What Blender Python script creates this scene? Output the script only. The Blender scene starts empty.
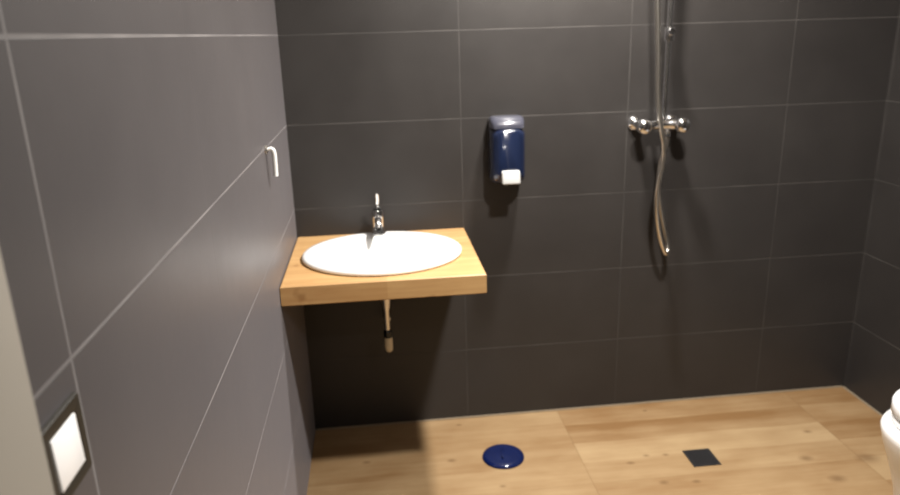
import bpy, bmesh, math
from mathutils import Vector, Matrix
PI = math.pi
S = bpy.context.scene
C = S.collection

# ------------------------------------------------------------------ materials
def new_mat(name):
    m = bpy.data.materials.new(name); m.use_nodes = True
    nt = m.node_tree
    return m, nt, nt.nodes['Principled BSDF']

def simple(name, col, rough=.5, metal=0, noise=0.0, nscale=8, coat=0, spec=.5):
    m, nt, b = new_mat(name)
    b.inputs['Roughness'].default_value = rough
    b.inputs['Metallic'].default_value = metal
    b.inputs['Coat Weight'].default_value = coat
    b.inputs['Specular IOR Level'].default_value = spec
    n = nt.nodes.new('ShaderNodeTexNoise'); n.inputs['Scale'].default_value = nscale; n.inputs['Detail'].default_value = 4
    tc = nt.nodes.new('ShaderNodeTexCoord'); nt.links.new(tc.outputs['Object'], n.inputs['Vector'])
    r = nt.nodes.new('ShaderNodeMix'); r.data_type = 'RGBA'
    r.inputs['A'].default_value = tuple(c*(1-noise) for c in col) + (1,)
    r.inputs['B'].default_value = tuple(min(1, c*(1+noise)) for c in col) + (1,)
    nt.links.new(n.outputs['Fac'], r.inputs['Factor']); nt.links.new(r.outputs['Result'], b.inputs['Base Color'])
    return m

class NT:
    """small helper for writing node maths"""
    def __init__(s, nt): s.nt = nt
    def m(s, op, a, b=None, c=None):
        n = s.nt.nodes.new('ShaderNodeMath'); n.operation = op
        for i, v in enumerate((a, b, c)):
            if v is None: continue
            if isinstance(v, (int, float)): n.inputs[i].default_value = v
            else: s.nt.links.new(v, n.inputs[i])
        return n.outputs[0]
    def pos(s):
        g = s.nt.nodes.new('ShaderNodeTexCoord'); x = s.nt.nodes.new('ShaderNodeSeparateXYZ')
        s.nt.links.new(g.outputs['Object'], x.inputs[0]); return g.outputs['Object'], x.outputs
    def comb(s, x, y, z):
        n = s.nt.nodes.new('ShaderNodeCombineXYZ')
        for i, v in enumerate((x, y, z)):
            if isinstance(v, (int, float)): n.inputs[i].default_value = v
            else: s.nt.links.new(v, n.inputs[i])
        return n.outputs[0]
    def noise(s, vec, scale, detail=4, rough=.5):
        n = s.nt.nodes.new('ShaderNodeTexNoise'); n.inputs['Scale'].default_value = scale
        n.inputs['Detail'].default_value = detail; n.inputs['Roughness'].default_value = rough
        s.nt.links.new(vec, n.inputs['Vector']); return n.outputs['Fac']
    def white(s, vec):
        n = s.nt.nodes.new('ShaderNodeTexWhiteNoise'); n.noise_dimensions = '3D'
        s.nt.links.new(vec, n.inputs['Vector']); return n.outputs['Value']
    def ramp(s, v, lo, hi, a=0, b=1):
        n = s.nt.nodes.new('ShaderNodeMapRange'); n.clamp = True
        s.nt.links.new(v, n.inputs['Value'])
        for k, q in zip(('From Min', 'From Max', 'To Min', 'To Max'), (lo, hi, a, b)): n.inputs[k].default_value = q
        return n.outputs['Result']
    def mix(s, f, a, b):
        n = s.nt.nodes.new('ShaderNodeMix'); n.data_type = 'RGBA'
        for k, v in (('Factor', f), ('A', a), ('B', b)):
            if isinstance(v, (int, float)): n.inputs[k].default_value = v
            elif isinstance(v, tuple): n.inputs[k].default_value = v + (1,)
            else: s.nt.links.new(v, n.inputs[k])
        return n.outputs['Result']

TW, TH = .603, .2962
def tile_mat(name, axis, off, grout=(.115, .108, .104), gw=.0042, faint=1.0, strong=-3, sheen=.08, tone=1.13):
    m, nt, b = new_mat(name); N = NT(nt)
    P, xyz = N.pos()
    u = N.m('DIVIDE', N.m('SUBTRACT', xyz[axis], off), TW); v = N.m('DIVIDE', xyz[2], TH)
    def line(t, T):
        d = N.m('ABSOLUTE', N.m('SUBTRACT', N.m('FRACT', N.m('ADD', t, .5)), .5))
        return N.ramp(N.m('MULTIPLY', d, T), gw*.35, gw*.65, 1, 0)
    # some upright joints are filled flush and dark: they show less than the level ones
    full = N.m('COMPARE', N.m('ROUND', u), float(strong), .1)
    up = N.m('MULTIPLY', line(u, TW), N.m('MAXIMUM', full, faint))
    g = N.m('MAXIMUM', up, line(v, TH))
    cell = N.white(N.comb(N.m('FLOOR', u), N.m('FLOOR', v), 3.0))
    n1 = N.noise(P, 3.2, 5, .6); n2 = N.noise(P, 28, 3)
    t = N.m('ADD', N.m('MULTIPLY', N.ramp(n1, .3, .7), .6), N.m('ADD', N.m('MULTIPLY', n2, .2), N.m('MULTIPLY', cell, .2)))
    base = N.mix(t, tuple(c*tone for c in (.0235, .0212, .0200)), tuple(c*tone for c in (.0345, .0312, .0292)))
    gv = N.ramp(N.noise(P, 5, 2), .38, .62)
    gc = N.mix(gv, tuple(c*.72 for c in grout), tuple(c*1.25 for c in grout))
    nt.links.new(N.mix(g, base, gc), b.inputs['Base Color'])
    nt.links.new(N.m('ADD', N.ramp(n1, .3, .7, .40, .48), N.m('MULTIPLY', g, .3)), b.inputs['Roughness'])
    b.inputs['Specular IOR Level'].default_value = .36
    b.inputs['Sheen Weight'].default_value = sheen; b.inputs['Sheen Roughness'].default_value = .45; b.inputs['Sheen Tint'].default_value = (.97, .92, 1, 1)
    bp = nt.nodes.new('ShaderNodeBump'); bp.inputs['Strength'].default_value = .25; bp.inputs['Distance'].default_value = .002
    nt.links.new(N.m('SUBTRACT', N.m('MULTIPLY', n2, .25), g), bp.inputs['Height']); nt.links.new(bp.outputs[0], b.inputs['Normal'])
    return m

def floor_mat():
    m, nt, b = new_mat('wood_effect_floor_tile'); N = NT(nt)
    P, xyz = N.pos(); x, y = xyz[0], xyz[1]
    u = N.m('DIVIDE', N.m('SUBTRACT', x, .965), .965); v = N.m('DIVIDE', y, .492)
    def dist(t, T): return N.m('MULTIPLY', N.m('ABSOLUTE', N.m('SUBTRACT', N.m('FRACT', N.m('ADD', t, .5)), .5)), T)
    # printed plank strips inside each tile, wavy
    w = N.m('MULTIPLY', N.m('SUBTRACT', N.noise(N.comb(N.m('MULTIPLY', x, .8), y, 0.0), 3, 2), .5), .03)
    strip = N.m('FLOOR', N.m('DIVIDE', N.m('ADD', y, w), .123))
    tone = N.white(N.comb(N.m('FLOOR', u), strip, 5.0))
    grainv = N.comb(N.m('MULTIPLY', x, 1.3), N.m('MULTIPLY', y, 16), tone)
    g1 = N.noise(grainv, 2.2, 6, .62); g2 = N.noise(N.comb(N.m('MULTIPLY', x, 2.2), N.m('MULTIPLY', y, 4.5), 1.0), 2.2, 3)
    t = N.m('ADD', N.m('MULTIPLY', tone, .52), N.m('ADD', N.m('MULTIPLY', N.ramp(g1, .3, .7), .28), N.m('MULTIPLY', N.ramp(g2, .3, .7), .36)))
    # browner boards: the one along the back wall and those of the last tile by the right wall
    yw = N.m('ADD', y, w)
    brown = N.m('MAXIMUM', N.m('MULTIPLY', N.m('MULTIPLY', N.m('GREATER_THAN', u, 0.0), N.m('LESS_THAN', u, 1.0)), N.ramp(yw, -.19, -.155)),
                N.m('MULTIPLY', N.m('GREATER_THAN', u, 1.0), N.ramp(y, -.486, -.482)))
    t = N.m('SUBTRACT', t, N.m('MULTIPLY', brown, .32))
    col = N.mix(t, (.245, .135, .055), (.47, .335, .185))
    # knots
    k = None
    for kx, ky, r in ((1.745, -.46, .016), (1.78, -.585, .02), (1.85, -.30, .011), (1.13, -.395, .010), (1.20, -.36, .008), (1.27, -.365, .008),
                      (1.20, -.52, .011), (1.31, -.53, .010), (.505, -.285, .011), (.56, -.05, .008), (.20, -.25, .010), (1.955, -.49, .026), (.66, -.46, .008), (1.31, -.06, .007),
                      (.85, -.9, .012), (1.5, -1.1, .014), (.5, -1.5, .012)):
        dx = N.m('DIVIDE', N.m('SUBTRACT', x, kx), 1.5*r); dy = N.m('DIVIDE', N.m('SUBTRACT', y, ky), r)
        d = N.m('SQRT', N.m('ADD', N.m('MULTIPLY', dx, dx), N.m('MULTIPLY', dy, dy)))
        q = N.ramp(d, .25, 1.35, 1, 0); k = q if k is None else N.m('MAXIMUM', k, q)
    col = N.mix(N.m('MULTIPLY', k, .5), col, (.10, .045, .015))
    j = N.m('MAXIMUM', N.ramp(dist(u, .965), .0012, .0032, 1, 0), N.m('MULTIPLY', N.ramp(dist(v, .492), .0012, .0032, 1, 0), .5))
    col = N.mix(N.m('MULTIPLY', j, .38), col, (.20, .115, .05))
    nt.links.new(col, b.inputs['Base Color'])
    b.inputs['Roughness'].default_value = .5; b.inputs['Specular IOR Level'].default_value = .35
    bp = nt.nodes.new('ShaderNodeBump'); bp.inputs['Strength'].default_value = .12; bp.inputs['Distance'].default_value = .002
    nt.links.new(g1, bp.inputs['Height']); nt.links.new(bp.outputs[0], b.inputs['Normal'])
    return m

def counter_mat():
    m, nt, b = new_mat('oiled_oak_worktop'); N = NT(nt)
    P, xyz = N.pos(); x, y, z = xyz[0], xyz[1], xyz[2]
    g = N.noise(N.comb(N.m('MULTIPLY', x, 2), N.m('MULTIPLY', y, 22), N.m('MULTIPLY', z, 22)), 2.5, 6, .6)
    tone = N.white(N.comb(N.m('FLOOR', N.m('DIVIDE', x, .31)), N.m('FLOOR', N.m('DIVIDE', y, .06)), N.m('FLOOR', N.m('DIVIDE', z, .2))))
    t = N.m('ADD', N.m('MULTIPLY', N.ramp(g, .3, .7), .65), N.m('MULTIPLY', tone, .35))
    col = N.mix(t, (.42, .225, .085), (.60, .38, .17))
    spots = N.ramp(N.noise(P, 14, 2), .66, .76)
    col = N.mix(N.m('MULTIPLY', spots, .55), col, (.24, .105, .03))
    nt.links.new(col, b.inputs['Base Color']); b.inputs['Roughness'].default_value = .45
    return m

M = dict(
    tile_l=tile_mat('dark_slate_tile_side', 1, -.018, faint=.12, sheen=.25, tone=1.0), tile_b=tile_mat('dark_slate_tile', 0, 0.0, faint=.7, strong=99, grout=(.058, .053, .049), gw=.0036),  # left wall: same tile, sheen raised to stand in for its brighter light
    tile_r=tile_mat('dark_slate_tile_right_shaded', 1, -.012, faint=.7, strong=99, grout=(.05, .046, .042), gw=.0036, sheen=.03, tone=.9),  # same tile again, toned darker with less sheen to imitate weaker light here
    floor=floor_mat(), oak=counter_mat(),
    ceil=simple('white_ceiling_paint', (.72, .71, .69), .9, noise=.02),
    jamb=simple('beige_door_frame_paint', (.27, .25, .215), .5, noise=.03),
    seal=simple('beige_silicone_seal', (.30, .24, .165), .6, noise=.08),
    ceramic=simple('white_glazed_ceramic', (.86, .86, .85), .12, noise=.01, coat=.4),
    seat=simple('white_toilet_seat_plastic', (.84, .84, .85), .25, noise=.01),
    chrome=simple('polished_chrome', (.80, .80, .80), .14, 1, noise=.03),
    chrome2=simple('brushed_chrome_hose', (.66, .62, .56), .3, 1, noise=.05, nscale=40),
    dark=simple('dark_metal', (.05, .05, .05), .35, 1, noise=.1),
    blue=simple('navy_translucent_plastic', (.0085, .014, .038), .16, noise=.1, coat=.7),
    bluelid=simple('glossy_blue_plastic', (.004, .011, .066), .12, noise=.2, coat=.8),
    lever=simple('off_white_plastic', (.50, .50, .49), .4, noise=.02),
    rocker=simple('bright_white_plastic', (.93, .93, .93), .3, noise=.01),
    white=simple('white_plastic', (.82, .82, .80), .35, noise=.01),
    grey=simple('smoke_grey_plastic', (.055, .056, .075), .22, noise=.05, coat=.6),
    black=simple('black_plastic_frame', (.022, .019, .014), .45, noise=.1),
    drain=simple('anthracite_drain_metal', (.035, .034, .036), .4, .3, noise=.2),
    pit=simple('drain_black', (.006, .006, .006), .9),
    ivory=simple('ivory_plastic', (.60, .52, .38), .35, noise=.04),
)

# ------------------------------------------------------------------ mesh helpers
def obj(name, bm, mat, parent=None, smooth=True, angle=40):
    me = bpy.data.meshes.new(name)
    bmesh.ops.recalc_face_normals(bm, faces=bm.faces)
    bm.to_mesh(me); bm.free()
    o = bpy.data.objects.new(name, me); C.objects.link(o)
    me.materials.append(mat)
    if smooth:
        me.polygons.foreach_set('use_smooth', [True]*len(me.polygons))
        me.set_sharp_from_angle(angle=math.radians(angle))
    if parent:
        o.parent = parent
        o.matrix_parent_inverse = Matrix.Translation(parent.location).inverted()
    return o

def thing(name, label, cat, loc, group=None):
    o = bpy.data.objects.new(name, None); C.objects.link(o)
    o.location = loc; o.empty_display_size = .05
    o['label'] = label; o['category'] = cat
    if group: o['group'] = group
    return o

def struct(name, bm, mat, parent=None, smooth=False):
    o = obj(name, bm, mat, parent, smooth)
    if parent is None: o['kind'] = 'structure'
    return o

def box(bm, x0, x1, y0, y1, z0, z1, bev=0, seg=2):
    r = bmesh.ops.create_cube(bm, size=1)
    vs = r['verts']
    for v in vs:
        v.co = Vector(((x0+x1)/2 + v.co.x*(x1-x0), (y0+y1)/2 + v.co.y*(y1-y0), (z0+z1)/2 + v.co.z*(z1-z0)))
    if bev:
        es = {e for v in vs for e in v.link_edges}
        bmesh.ops.bevel(bm, geom=list(es), offset=bev, segments=seg, affect='EDGES', profile=.5)
    return bm

def B(*a, **k): return box(bmesh.new(), *a, **k)

def rings(bm, loops, closed_ends=(True, True)):
    """skin successive closed vertex loops"""
    L = [[bm.verts.new(p) for p in lp] for lp in loops]
    n = len(L[0])
    for a, b in zip(L, L[1:]):
        for i in range(n):
            bm.faces.new((a[i], a[(i+1) % n], b[(i+1) % n], b[i]))
    if closed_ends[0]: bm.faces.new(L[0])
    if closed_ends[1]: bm.faces.new(L[-1])
    return bm

def lathe(bm, prof, org, axis=(0, 0, 1), n=32):
    """prof: list of (radius, height along axis)"""
    ax = Vector(axis).normalized(); org = Vector(org)
    q = Vector((0, 0, 1)).rotation_difference(ax)
    loops = []
    for r, h in prof:
        loops.append([org + q @ Vector((max(r, 1e-4)*math.cos(2*PI*i/n), max(r, 1e-4)*math.sin(2*PI*i/n), h)) for i in range(n)])
    return rings(bm, loops)

def spline(pts, sub=8):
    P = [Vector(p) for p in pts]; out = []
    for i in range(len(P)-1):
        p0, p1, p2, p3 = P[max(i-1, 0)], P[i], P[i+1], P[min(i+2, len(P)-1)]
        for k in range(sub):
            t = k/sub
            out.append(.5*((2*p1) + (p2-p0)*t + (2*p0-5*p1+4*p2-p3)*t*t + (3*p1-p0-3*p2+p3)*t**3))
    out.append(P[-1]); return out

def tube(bm, pts, rad, n=14):
    P = [Vector(p) for p in pts]
    R = rad if isinstance(rad, (list, tuple)) else [rad]*len(P)
    T = [(P[min(i+1, len(P)-1)]-P[max(i-1, 0)]).normalized() for i in range(len(P))]
    a = Vector((1, 0, 0)) if abs(T[0].x) < .8 else Vector((0, 1, 0))
    a = (a - T[0]*a.dot(T[0])).normalized(); loops = []
    for i, (p, t) in enumerate(zip(P, T)):
        if i: a = (T[i-1].rotation_difference(t) @ a); a = (a - t*a.dot(t)).normalized()
        b = t.cross(a)
        loops.append([p + R[i]*(math.cos(2*PI*k/n)*a + math.sin(2*PI*k/n)*b) for k in range(n)])
    return rings(bm, loops)

def rrect(w, h, r, n=6):
    """rounded rectangle outline centred on 0"""
    out = []
    for cx, cy, a0 in ((w/2-r, h/2-r, 0), (-w/2+r, h/2-r, PI/2), (-w/2+r, -h/2+r, PI), (w/2-r, -h/2+r, 1.5*PI)):
        for i in range(n+1):
            a = a0 + PI/2*i/n; out.append((cx+r*math.cos(a), cy+r*math.sin(a)))
    return out

# ------------------------------------------------------------------ the room
RX, FY, CZ = 2.195, -1.955, 2.27          # right wall, inner face of the front wall, ceiling
struct('floor', B(-.12, RX+.12, -3.6, .12, -.08, 0), M['floor'])
struct('wall_left', B(-.12, 0, FY, .12, 0, CZ), M['tile_l'])
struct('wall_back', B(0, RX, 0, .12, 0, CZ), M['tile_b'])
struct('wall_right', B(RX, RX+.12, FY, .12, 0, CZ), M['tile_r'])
struct('ceiling', B(-.12, RX+.12, -3.6, .12, CZ, CZ+.08), M['ceil'])
# front wall with the doorway the photograph is taken through
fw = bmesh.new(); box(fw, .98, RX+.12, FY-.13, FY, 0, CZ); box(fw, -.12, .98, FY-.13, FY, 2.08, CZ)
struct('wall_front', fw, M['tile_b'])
jm = bmesh.new()
box(jm, -.12, .030, FY-.150, FY-.004, 0, 2.08, .006)
box(jm, .90, .979, FY-.150, FY+.006, 0, 2.08, .006)
box(jm, .034, .90, FY-.150, FY-.002, 2.02, 2.079, .004)
struct('trim_1', jm, M['jamb'], smooth=True)
sl = bmesh.new(); box(sl, .006, RX-.006, -.006, 0, 0, .005)
struct('trim_2', sl, M['seal'])
sl = bmesh.new(); box(sl, RX-.006, RX, FY, -.006, 0, .005)
struct('trim_3', sl, M['seal'])

# ------------------------------------------------------------------ basin on its oak counter
CT, CB = .787, .726
BX, BY, BA, BB = .302, -.270, .260, .226
def ell(a, b, z, n=64, cx=BX, cy=BY): return [Vector((cx+a*math.cos(2*PI*i/n), cy+b*math.sin(2*PI*i/n), z)) for i in range(n)]
def counter():
    bm = bmesh.new(); x0, x1, y0, y1 = .002, .604, -.530, -.001
    n = 64; inner = ell(BA-.022, BB-.022, 0)
    outer = []
    for p in inner:
        d = Vector((p.x-BX, p.y-BY)); t = 1e9
        if d.x > 1e-6: t = min(t, (x1-BX)/d.x)
        if d.x < -1e-6: t = min(t, (x0-BX)/d.x)
        if d.y > 1e-6: t = min(t, (y1-BY)/d.y)
        if d.y < -1e-6: t = min(t, (y0-BY)/d.y)
        outer.append(Vector((BX+d.x*t, BY+d.y*t, 0)))
    for cx, cy in ((x0, y0), (x0, y1), (x1, y0), (x1, y1)):
        i = min(range(n), key=lambda k: (outer[k].x-cx)**2+(outer[k].y-cy)**2); outer[i] = Vector((cx, cy, 0))
    e = .003
    def inset(p): return Vector((min(max(p.x, x0+e), x1-e), min(max(p.y, y0+e), y1-e), 0))
    def at(lp, z): return [Vector((p.x, p.y, z)) for p in lp]
    ins = [inset(p) for p in outer]
    rings(bm, [at(inner, CB), at(ins, CB), at(outer, CB+e), at(outer, CT-e), at(ins, CT), at(inner, CT), at(inner, CB)], (False, False))
    bmesh.ops.remove_doubles(bm, verts=bm.verts, dist=1e-5)
    return bm
t = obj('washbasin_counter', counter(), M['oak'], angle=30)
t['label'] = 'light oak slab counter fixed in the left corner, carrying the white basin'; t['category'] = 'counter'

t = thing('washbasin', 'oval white ceramic washbasin set into the light oak counter', 'sink', (BX, BY, CT))
bm = bmesh.new()
dy = -.018
P = [(BA-.03, BB-.03, CT-.02, 0), (BA-.026, BB-.026, CT+.001, 0), (BA-.004, BB-.004, CT+.001, 0), (BA, BB, CT+.005, 0), (BA-.001, BB-.001, CT+.012, 0), (BA-.008, BB-.008, CT+.017, 0), (BA-.02, BB-.02, CT+.018, 0),
     (BA-.036, BB-.052, CT+.014, dy), (BA-.046, BB-.064, CT+.002, dy), (BA-.06, BB-.078, CT-.03, dy), (BA-.085, BB-.105, CT-.055, dy), (BA-.13, BB-.145, CT-.078, dy), (.06, .05, CT-.092, dy), (.022, .022, CT-.096, dy)]
Q = [(.024, .024, CT-.112, dy), (.07, .055, CT-.107, dy), (BA-.12, BB-.137, CT-.092, dy), (BA-.075, BB-.096, CT-.062, dy), (BA-.05, BB-.067, CT-.03, dy)]
lo = [ell(a, b, z, cy=BY+d) for a, b, z, d in P]; lo2 = [ell(a, b, z, cy=BY+d) for a, b, z, d in Q]
rings(bm, lo + lo2 + [lo[0]], (False, False)); bmesh.ops.remove_doubles(bm, verts=bm.verts, dist=1e-6)
obj('bowl', bm, M['ceramic'], t, angle=60)
obj('waste_plug', lathe(bmesh.new(), [(.0, -.004), (.021, -.004), (.0215, .001), (.018, .004), (0, .005)], (BX, BY+dy, CT-.096)), M['chrome'], t)

# tap on the back deck of the basin
FXc, FYc, FZ = .293, -.078, CT+.0185
t = thing('basin_tap', 'small chrome mixer tap with upright lever at the back of the basin', 'tap', (FXc, FYc, FZ))
obj('tap_body', lathe(bmesh.new(), [(.0, 0), (.026, 0), (.026, .004), (.023, .010), (.0205, .03), (.0215, .06), (.022, .078), (.019, .086), (0, .088)], (FXc, FYc, FZ)), M['chrome'], t)
sp = spline([(FXc, FYc-.016, FZ+.046), (FXc, FYc-.05, FZ+.062), (FXc, FYc-.085, FZ+.060), (FXc, FYc-.104, FZ+.043)], 6)
so = obj('spout', tube(bmesh.new(), sp, [.0135-.0035*i/(len(sp)-1) for i in range(len(sp))]), M['chrome'], t)
obj('aerator', lathe(bmesh.new(), [(0, 0), (.009, 0), (.009, .008), (0, .008)], (FXc, FYc-.1055, FZ+.0335)), M['dark'], so)
lv = spline([(FXc, FYc, FZ+.088), (FXc, FYc+.003, FZ+.104), (FXc+.002, FYc-.003, FZ+.124), (FXc+.001, FYc-.014, FZ+.15)], 5)
obj('lever', tube(bmesh.new(), lv, [.013]*3+[.008]+[.0065]*(len(lv)-5)+[.004]), M['chrome'], t)

# waste trap under the counter
TX, TY = .303, BY+dy
t = thing('basin_trap', 'slim chrome waste pipe hanging under the oak counter', 'pipe', (TX, TY, .44))
obj('tailpiece', lathe(bmesh.new(), [(0, 0), (.0095, 0), (.0095, .070), (.013, .080), (.018, .120), (.022, .136), (.022, .1465), (0, .1465)], (TX, TY, .527), n=20), M['chrome2'], t)
obj('coupling_nut', lathe(bmesh.new(), [(.009, 0), (.0145, .002), (.0145, .022), (.0105, .028), (.009, .028)], (TX+.001, TY, .500), n=10), M['dark'], t, angle=25)
el = [(TX+.002, TY, .500), (TX+.002, TY, .478), (TX+.002, TY+.004, .462), (TX+.002, TY+.014, .452), (TX+.002, TY+.03, .449), (TX, TY+.06, .449)]
obj('elbow', tube(bmesh.new(), el, .0135), M['ivory'], t)
obj('outlet_pipe', tube(bmesh.new(), [(TX, TY+.06, .449), (TX, -.004, .449)], .0105), M['chrome2'], t)
obj('wall_rosette', lathe(bmesh.new(), [(.011, 0), (.015, 0), (.014, .004), (.011, .006)], (TX, -.0005, .449), (0, -1, 0)), M['chrome2'], t)

# ------------------------------------------------------------------ soap dispenser
DX, DZ0, DZ1 = .757, .955, 1.192
t = thing('soap_dispenser', 'dark blue wall soap dispenser with white push lever beside the basin', 'soap dispenser', (DX, 0, DZ0))
def rp(w, z0, z1, r, y, n=6, cx=DX): return [Vector((cx+a, y, (z0+z1)/2+b)) for a, b in rrect(w, z1-z0, r, n)]
bm = rings(bmesh.new(), [rp(.118, DZ0, DZ1, .022, 0), rp(.118, DZ0, DZ1, .022, -.018)])
obj('back_plate', bm, M['black'], t)
bm = rings(bmesh.new(), [rp(.120, DZ0+.004, DZ1-.042, .016, -.0185), rp(.122, DZ0+.003, DZ1-.041, .018, -.045), rp(.118, DZ0+.005, DZ1-.041, .024, -.072),
                         rp(.104, DZ0+.012, DZ1-.042, .026, -.090), rp(.075, DZ0+.028, DZ1-.048, .022, -.098)])
cv = obj('cover', bm, M['blue'], t, angle=60)
bm = bmesh.new()
prof = [(-.0185, DZ1-.001), (-.045, DZ1), (-.066, DZ1-.007), (-.083, DZ1-.021), (-.091, DZ1-.038)]
def capring(s, y, zt): return [Vector((DX+s*a, y, z)) for a, z in ((-.058, DZ1-.040), (-.058, zt-.012), (-.054, zt-.004), (-.044, zt), (0, zt+.001), (.044, zt), (.054, zt-.004), (.058, zt-.012), (.058, DZ1-.040))]
rings(bm, [capring(1.03, -.0185, DZ1-.001), capring(1.05, -.045, DZ1), capring(1.0, -.066, DZ1-.006), capring(.9, -.083, DZ1-.018), capring(.82, -.089, DZ1-.026)])
obj('top_cap', bm, M['grey'], t, angle=60)
bm = bmesh.new(); box(bm, DX-.030, DX+.034, -.116, -.099, DZ0+.010, DZ0+.056, .006, 3)
for v in bm.verts: v.co.y += (v.co.z-(DZ0+.05))*.25
obj('push_lever', bm, M['lever'], t)
obj('nozzle', lathe(bmesh.new(), [(0, 0), (.008, 0), (.010, .012), (0, .012)], (DX, -.055, DZ0-.0095), n=16), M['black'], t)

# ------------------------------------------------------------------ shower mixer and riser
MX, MZ = 1.301, 1.145
MY = -.062
t = thing('shower_mixer', 'chrome wall shower with two round knobs, riser rail and hanging hose', 'shower', (MX, 0, MZ))
bd = obj('mixer_body', lathe(bmesh.new(), [(0, 0), (.019, 0), (.021, .003), (.021, .03), (.0175, .036), (.0175, .104), (.021, .110), (.021, .137), (.019, .140), (0, .140)], (MX-.070, MY, MZ-.004), (1, 0, 0), n=28), M['chrome'], t)
for s in (-1, 1):
    x = MX + s*.069
    k = obj('knob', lathe(bmesh.new(), [(0, 0), (.019, 0), (.0255, .004), (.0275, .012), (.0265, .026), (.0215, .034), (.010, .038), (0, .0385)], (x, MY-.0215, MZ-.004), (0, -1, 0), n=28), M['chrome'], t)
    obj('wall_rosette', lathe(bmesh.new(), [(0, 0), (.027, 0), (.027, .004), (.022, .012), (.013, .018), (.013, .040), (0, .040)], (x, -.0008, MZ-.004), (0, -1, 0), n=28), M['chrome'], t)
obj('outlet_union', lathe(bmesh.new(), [(0, 0), (.0125, 0), (.0125, .018), (.010, .024), (0, .024)], (MX+.03, MY, MZ-.048), n=16), M['chrome'], t)
obj('riser_rail', tube(bmesh.new(), [(MX+.016, MY, MZ+.014), (MX+.016, MY, 1.5), (MX+.016, MY, 2.12)], .0105, 18), M['chrome'], t)
obj('rail_bracket', lathe(bmesh.new(), [(0, 0), (.022, 0), (.022, .006), (.011, .010), (.011, .062), (0, .064)], (MX+.016, -.0008, 2.09), (0, -1, 0), n=20), M['chrome'], t)
sd = obj('slider', lathe(bmesh.new(), [(.0108, 0), (.018, 0), (.019, .004), (.019, .040), (.018, .044), (.0108, .044)], (MX+.016, MY, 1.425), n=20), M['chrome'], t)
obj('slider_knob', lathe(bmesh.new(), [(0, 0), (.010, 0), (.013, .004), (.013, .020), (.010, .024), (0, .0245)], (MX+.010, MY-.0185, 1.452), (-.05, -1, .12), n=18), M['chrome'], sd)
# hose: from the hand shower above, down in front of the mixer, loop, and back up to the outlet
hp = [(1.228, -.118, 1.88), (1.239, -.117, 1.70), (1.249, -.115, 1.556), (1.257, -.113, 1.462), (1.264, -.112, 1.365), (1.270, -.113, 1.249), (1.284, -.120, 1.140), (1.297, -.121, 1.077), (1.300, -.118, 1.024), (1.290, -.115, .953),
      (1.286, -.112, .880), (1.294, -.108, .805), (1.314, -.102, .727), (1.337, -.094, .676), (1.352, -.080, .668), (1.357, -.066, .700), (1.343, -.058, .76), (1.322, -.056, .85), (1.312, -.058, .93), (1.318, -.061, 1.02), (MX+.030, MY, 1.072), (MX+.030, MY, MZ-.048)]
obj('hose', tube(bmesh.new(), spline(hp, 8), .0088, 12), M['chrome2'], t)
hs = obj('hand_shower', lathe(bmesh.new(), [(0, 0), (.009, 0), (.0125, .02), (.0115, .15), (.013, .19), (0, .195)], (1.228, -.118, 1.88), (0, -.12, 1), n=18), M['chrome'], t)
obj('shower_head', lathe(bmesh.new(), [(0, 0), (.038, 0), (.042, .006), (.040, .016), (.02, .028), (0, .030)], (1.228, -.180, 2.058), (0, .75, .65), n=24), M['chrome'], hs)
obj('holder_arm', tube(bmesh.new(), [(MX+.016, MY-.009, 1.93), (1.238, -.118, 1.93)], .009), M['chrome'], t)

# ------------------------------------------------------------------ left wall: hook and switch
HY, HZ = -.515, 1.182
t = thing('robe_hook', 'small white coat hook on the dark tiled wall above the basin', 'hook', (0, HY, HZ))
obj('mounting_plate', lathe(bmesh.new(), [(0, 0), (.012, 0), (.012, .003), (.009, .006), (0, .007)], (.0006, HY, HZ), (1, 0, 0), n=20), M['chrome2'], t)
hk = spline([(.006, HY, HZ), (.016, HY+.001, HZ+.002), (.022, HY+.003, HZ-.010), (.022, HY+.005, HZ-.040), (.021, HY+.006, HZ-.066), (.021, HY+.006, HZ-.076)], 6)
bm = bmesh.new(); tube(bm, hk, [.0045]*8+[.0062]*(len(hk)-8), 12)
for v in bm.verts: v.co.y = HY + (v.co.y-HY)*1.3
obj('hook_arm', bm, M['white'], t)

SY, SZ = -1.879, 1.1145
t = thing('light_switch', 'white square light switch in a black frame beside the doorway', 'switch', (0, SY, SZ))
bm = bmesh.new()
def sq(w, r, x): return [Vector((x, SY+a, SZ+b)) for a, b in rrect(w, w, r, 4)]
rings(bm, [sq(.054, .002, .0006), sq(.082, .003, .0006), sq(.082, .003, .0035), sq(.080, .003, .005), sq(.056, .002, .005), sq(.054, .002, .0045), sq(.054, .002, .0006)], (False, False))
bmesh.ops.remove_doubles(bm, verts=bm.verts, dist=1e-6)
obj('frame', bm, M['black'], t)
bm = bmesh.new(); box(bm,  .0008, .0055, SY-.0262, SY+.0262, SZ-.0262, SZ+.0262, .0015)
for v in bm.verts:
    if v.co.x > .004: v.co.x += (SZ+.0262-v.co.z)*.02
obj('rocker', bm, M['rocker'], t)

# ------------------------------------------------------------------ things on the floor
t = thing('drain_cover', 'round glossy dark blue cover lying on the floor below the soap dispenser', 'drain cover', (.692, -.292, 0))
bm = lathe(bmesh.new(), [(0, .0005), (.074, .0005), (.076, .003), (.074, .008), (.064, .012), (.052, .0115), (.03, .013), (0, .0145)], (.692, -.292, 0), n=48)
obj('lid', bm, M['bluelid'], t, angle=60)
bm = B(-.03, .03, -.004, .004, .012, .020, bev=.0025)
bmesh.ops.rotate(bm, verts=bm.verts, cent=(0, 0, 0), matrix=Matrix.Rotation(math.radians(80), 3, 'Z'))
bmesh.ops.translate(bm, verts=bm.verts, vec=(.690, -.290, .0015))
obj('grip', bm, M['bluelid'], t)

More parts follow.
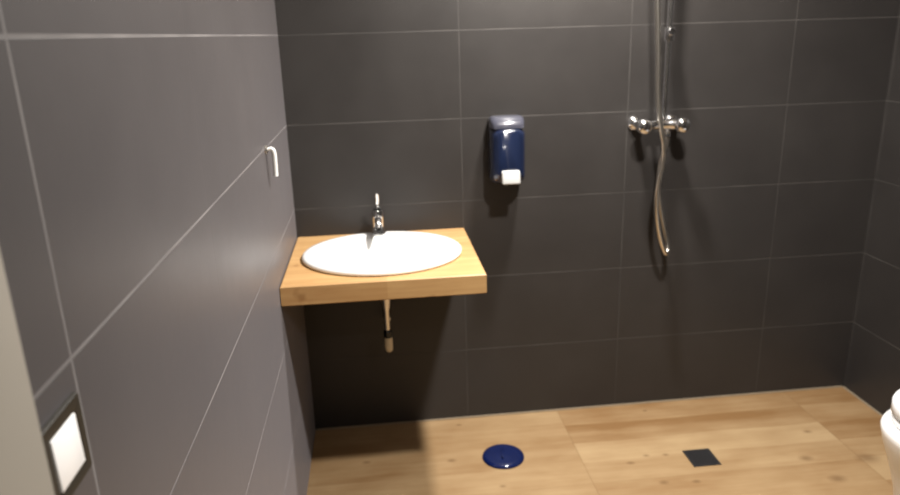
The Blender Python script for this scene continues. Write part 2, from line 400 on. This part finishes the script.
t = thing('floor_drain', 'small square black floor drain set in the wood-look floor below the shower', 'floor drain', (1.387, -.403, 0))
bm = bmesh.new()
def fr(h, z): return [Vector((1.387+a*h, -.403+b*h, z)) for a, b in ((1, 1), (-1, 1), (-1, -1), (1, -1))]
rings(bm, [fr(.040, .0004), fr(.050, .0004), fr(.050, .002), fr(.049, .003), fr(.041, .003), fr(.040, .0025), fr(.040, .0004)], (False, False))
bmesh.ops.remove_doubles(bm, verts=bm.verts, dist=1e-6)
obj('frame', bm, M['drain'], t)
bm = bmesh.new()
box(bm, 1.3475, 1.4265, -.4425, -.3635, .0004, .0009)
for i in range(9):
    yy = -.403 + (i-4)*.0088
    box(bm, 1.3475, 1.4265, yy-.0026, yy+.0026, .0009, .0025)
obj('grate', bm, M['drain'], t)

# ------------------------------------------------------------------ toilet on the right wall
TYc = -.965
t = thing('toilet', 'white toilet by the right wall with its rounded seat and lid closed', 'toilet', (RX, TYc, 0))
def dsh(xb, xf, w, z, n=2.6, N=36, fr=.55, yc=TYc):
    L = xb-xf; xm = xf+L*fr; out = [Vector((xb, yc+w/2, z))]
    for i in range(N+1):
        a = PI/2+PI*i/N; cx, sy = math.cos(a), math.sin(a)
        out.append(Vector((xm+(xm-xf)*math.copysign(abs(cx)**(2/n), cx), yc+w/2*math.copysign(abs(sy)**(2/n), sy), z)))
    out.append(Vector((xb, yc-w/2, z))); return out
X = RX-.001
bm = rings(bmesh.new(), [dsh(X, 1.735, .29, .0), dsh(X, 1.73, .295, .02), dsh(X, 1.718, .305, .10), dsh(X, 1.70, .325, .20), dsh(X, 1.672, .351, .29), dsh(X, 1.651, .371, .345), dsh(X, 1.645, .380, .372), dsh(X, 1.642, .382, .388), dsh(X, 1.647, .376, .397), dsh(X, 1.662, .36, .401)])
obj('bowl', bm, M['ceramic'], t, angle=60)
bm = rings(bmesh.new(), [dsh(2.13, 1.678, .335, .4025), dsh(2.135, 1.668, .346, .406), dsh(2.135, 1.668, .346, .424), dsh(2.13, 1.671, .343, .4265)])
obj('seat', bm, M['seat'], t, angle=60)
bm = rings(bmesh.new(), [dsh(2.13, 1.670, .344, .4285), dsh(2.135, 1.664, .350, .432), dsh(2.135, 1.664, .350, .460), dsh(2.131, 1.668, .346, .466), dsh(2.11, 1.69, .318, .470)])
obj('lid', bm, M['seat'], t, angle=60)
for s in (-1, 1):
    obj('hinge', lathe(bmesh.new(), [(0, 0), (.011, 0), (.011, .04), (0, .04)], (2.152, TYc+s*.08-.02, .4125), (0, 1, 0), n=16), M['chrome'], t)

# ------------------------------------------------------------------ light
def lamp(name, loc, energy, r, col, spread=180):
    l = bpy.data.lights.new(name, 'AREA'); l.shape = 'DISK'; l.size = 2*r; l.energy = energy; l.color = col; l.spread = math.radians(spread)
    o = bpy.data.objects.new(name, l); C.objects.link(o); o.location = loc
    return o
WARM = (1, .95, .89)
lamp('ceiling_lamp', (1.00, -1.20, CZ-.012), 29, .06, WARM)
lamp('ceiling_lamp', (.97, -.38, CZ-.012), 26, .06, WARM)
lamp('hall_lamp', (.9, -2.95, CZ-.012), 5, .10, WARM)
w = bpy.data.worlds.new('World'); S.world = w; w.use_nodes = True
w.node_tree.nodes['Background'].inputs['Color'].default_value = (.5, .48, .46, 1)
w.node_tree.nodes['Background'].inputs['Strength'].default_value = .012

# ------------------------------------------------------------------ camera
cam = bpy.data.cameras.new('camera'); co = bpy.data.objects.new('camera', cam); C.objects.link(co)
cam.sensor_width = 36; cam.lens = 705/900*36; cam.clip_start = .02
R = Matrix(((.99373477, .0588168, -.09503576), (-.10801138, .28690522, -.95185027), (-.02871853, .95615165, .29146058)))
# rows above are the world axes seen from the camera
mw = R.to_4x4(); mw.translation = Vector((.303, -2.48, 1.473))
co.matrix_world = mw
S.camera = co
cam.dof.use_dof = True; cam.dof.focus_distance = 1.2; cam.dof.aperture_fstop = 4.0
S.view_settings.view_transform = 'Standard'; S.view_settings.look = 'None'
S.view_settings.gamma = 1; S.view_settings.use_curve_mapping = False
S.view_settings.exposure = 0.8
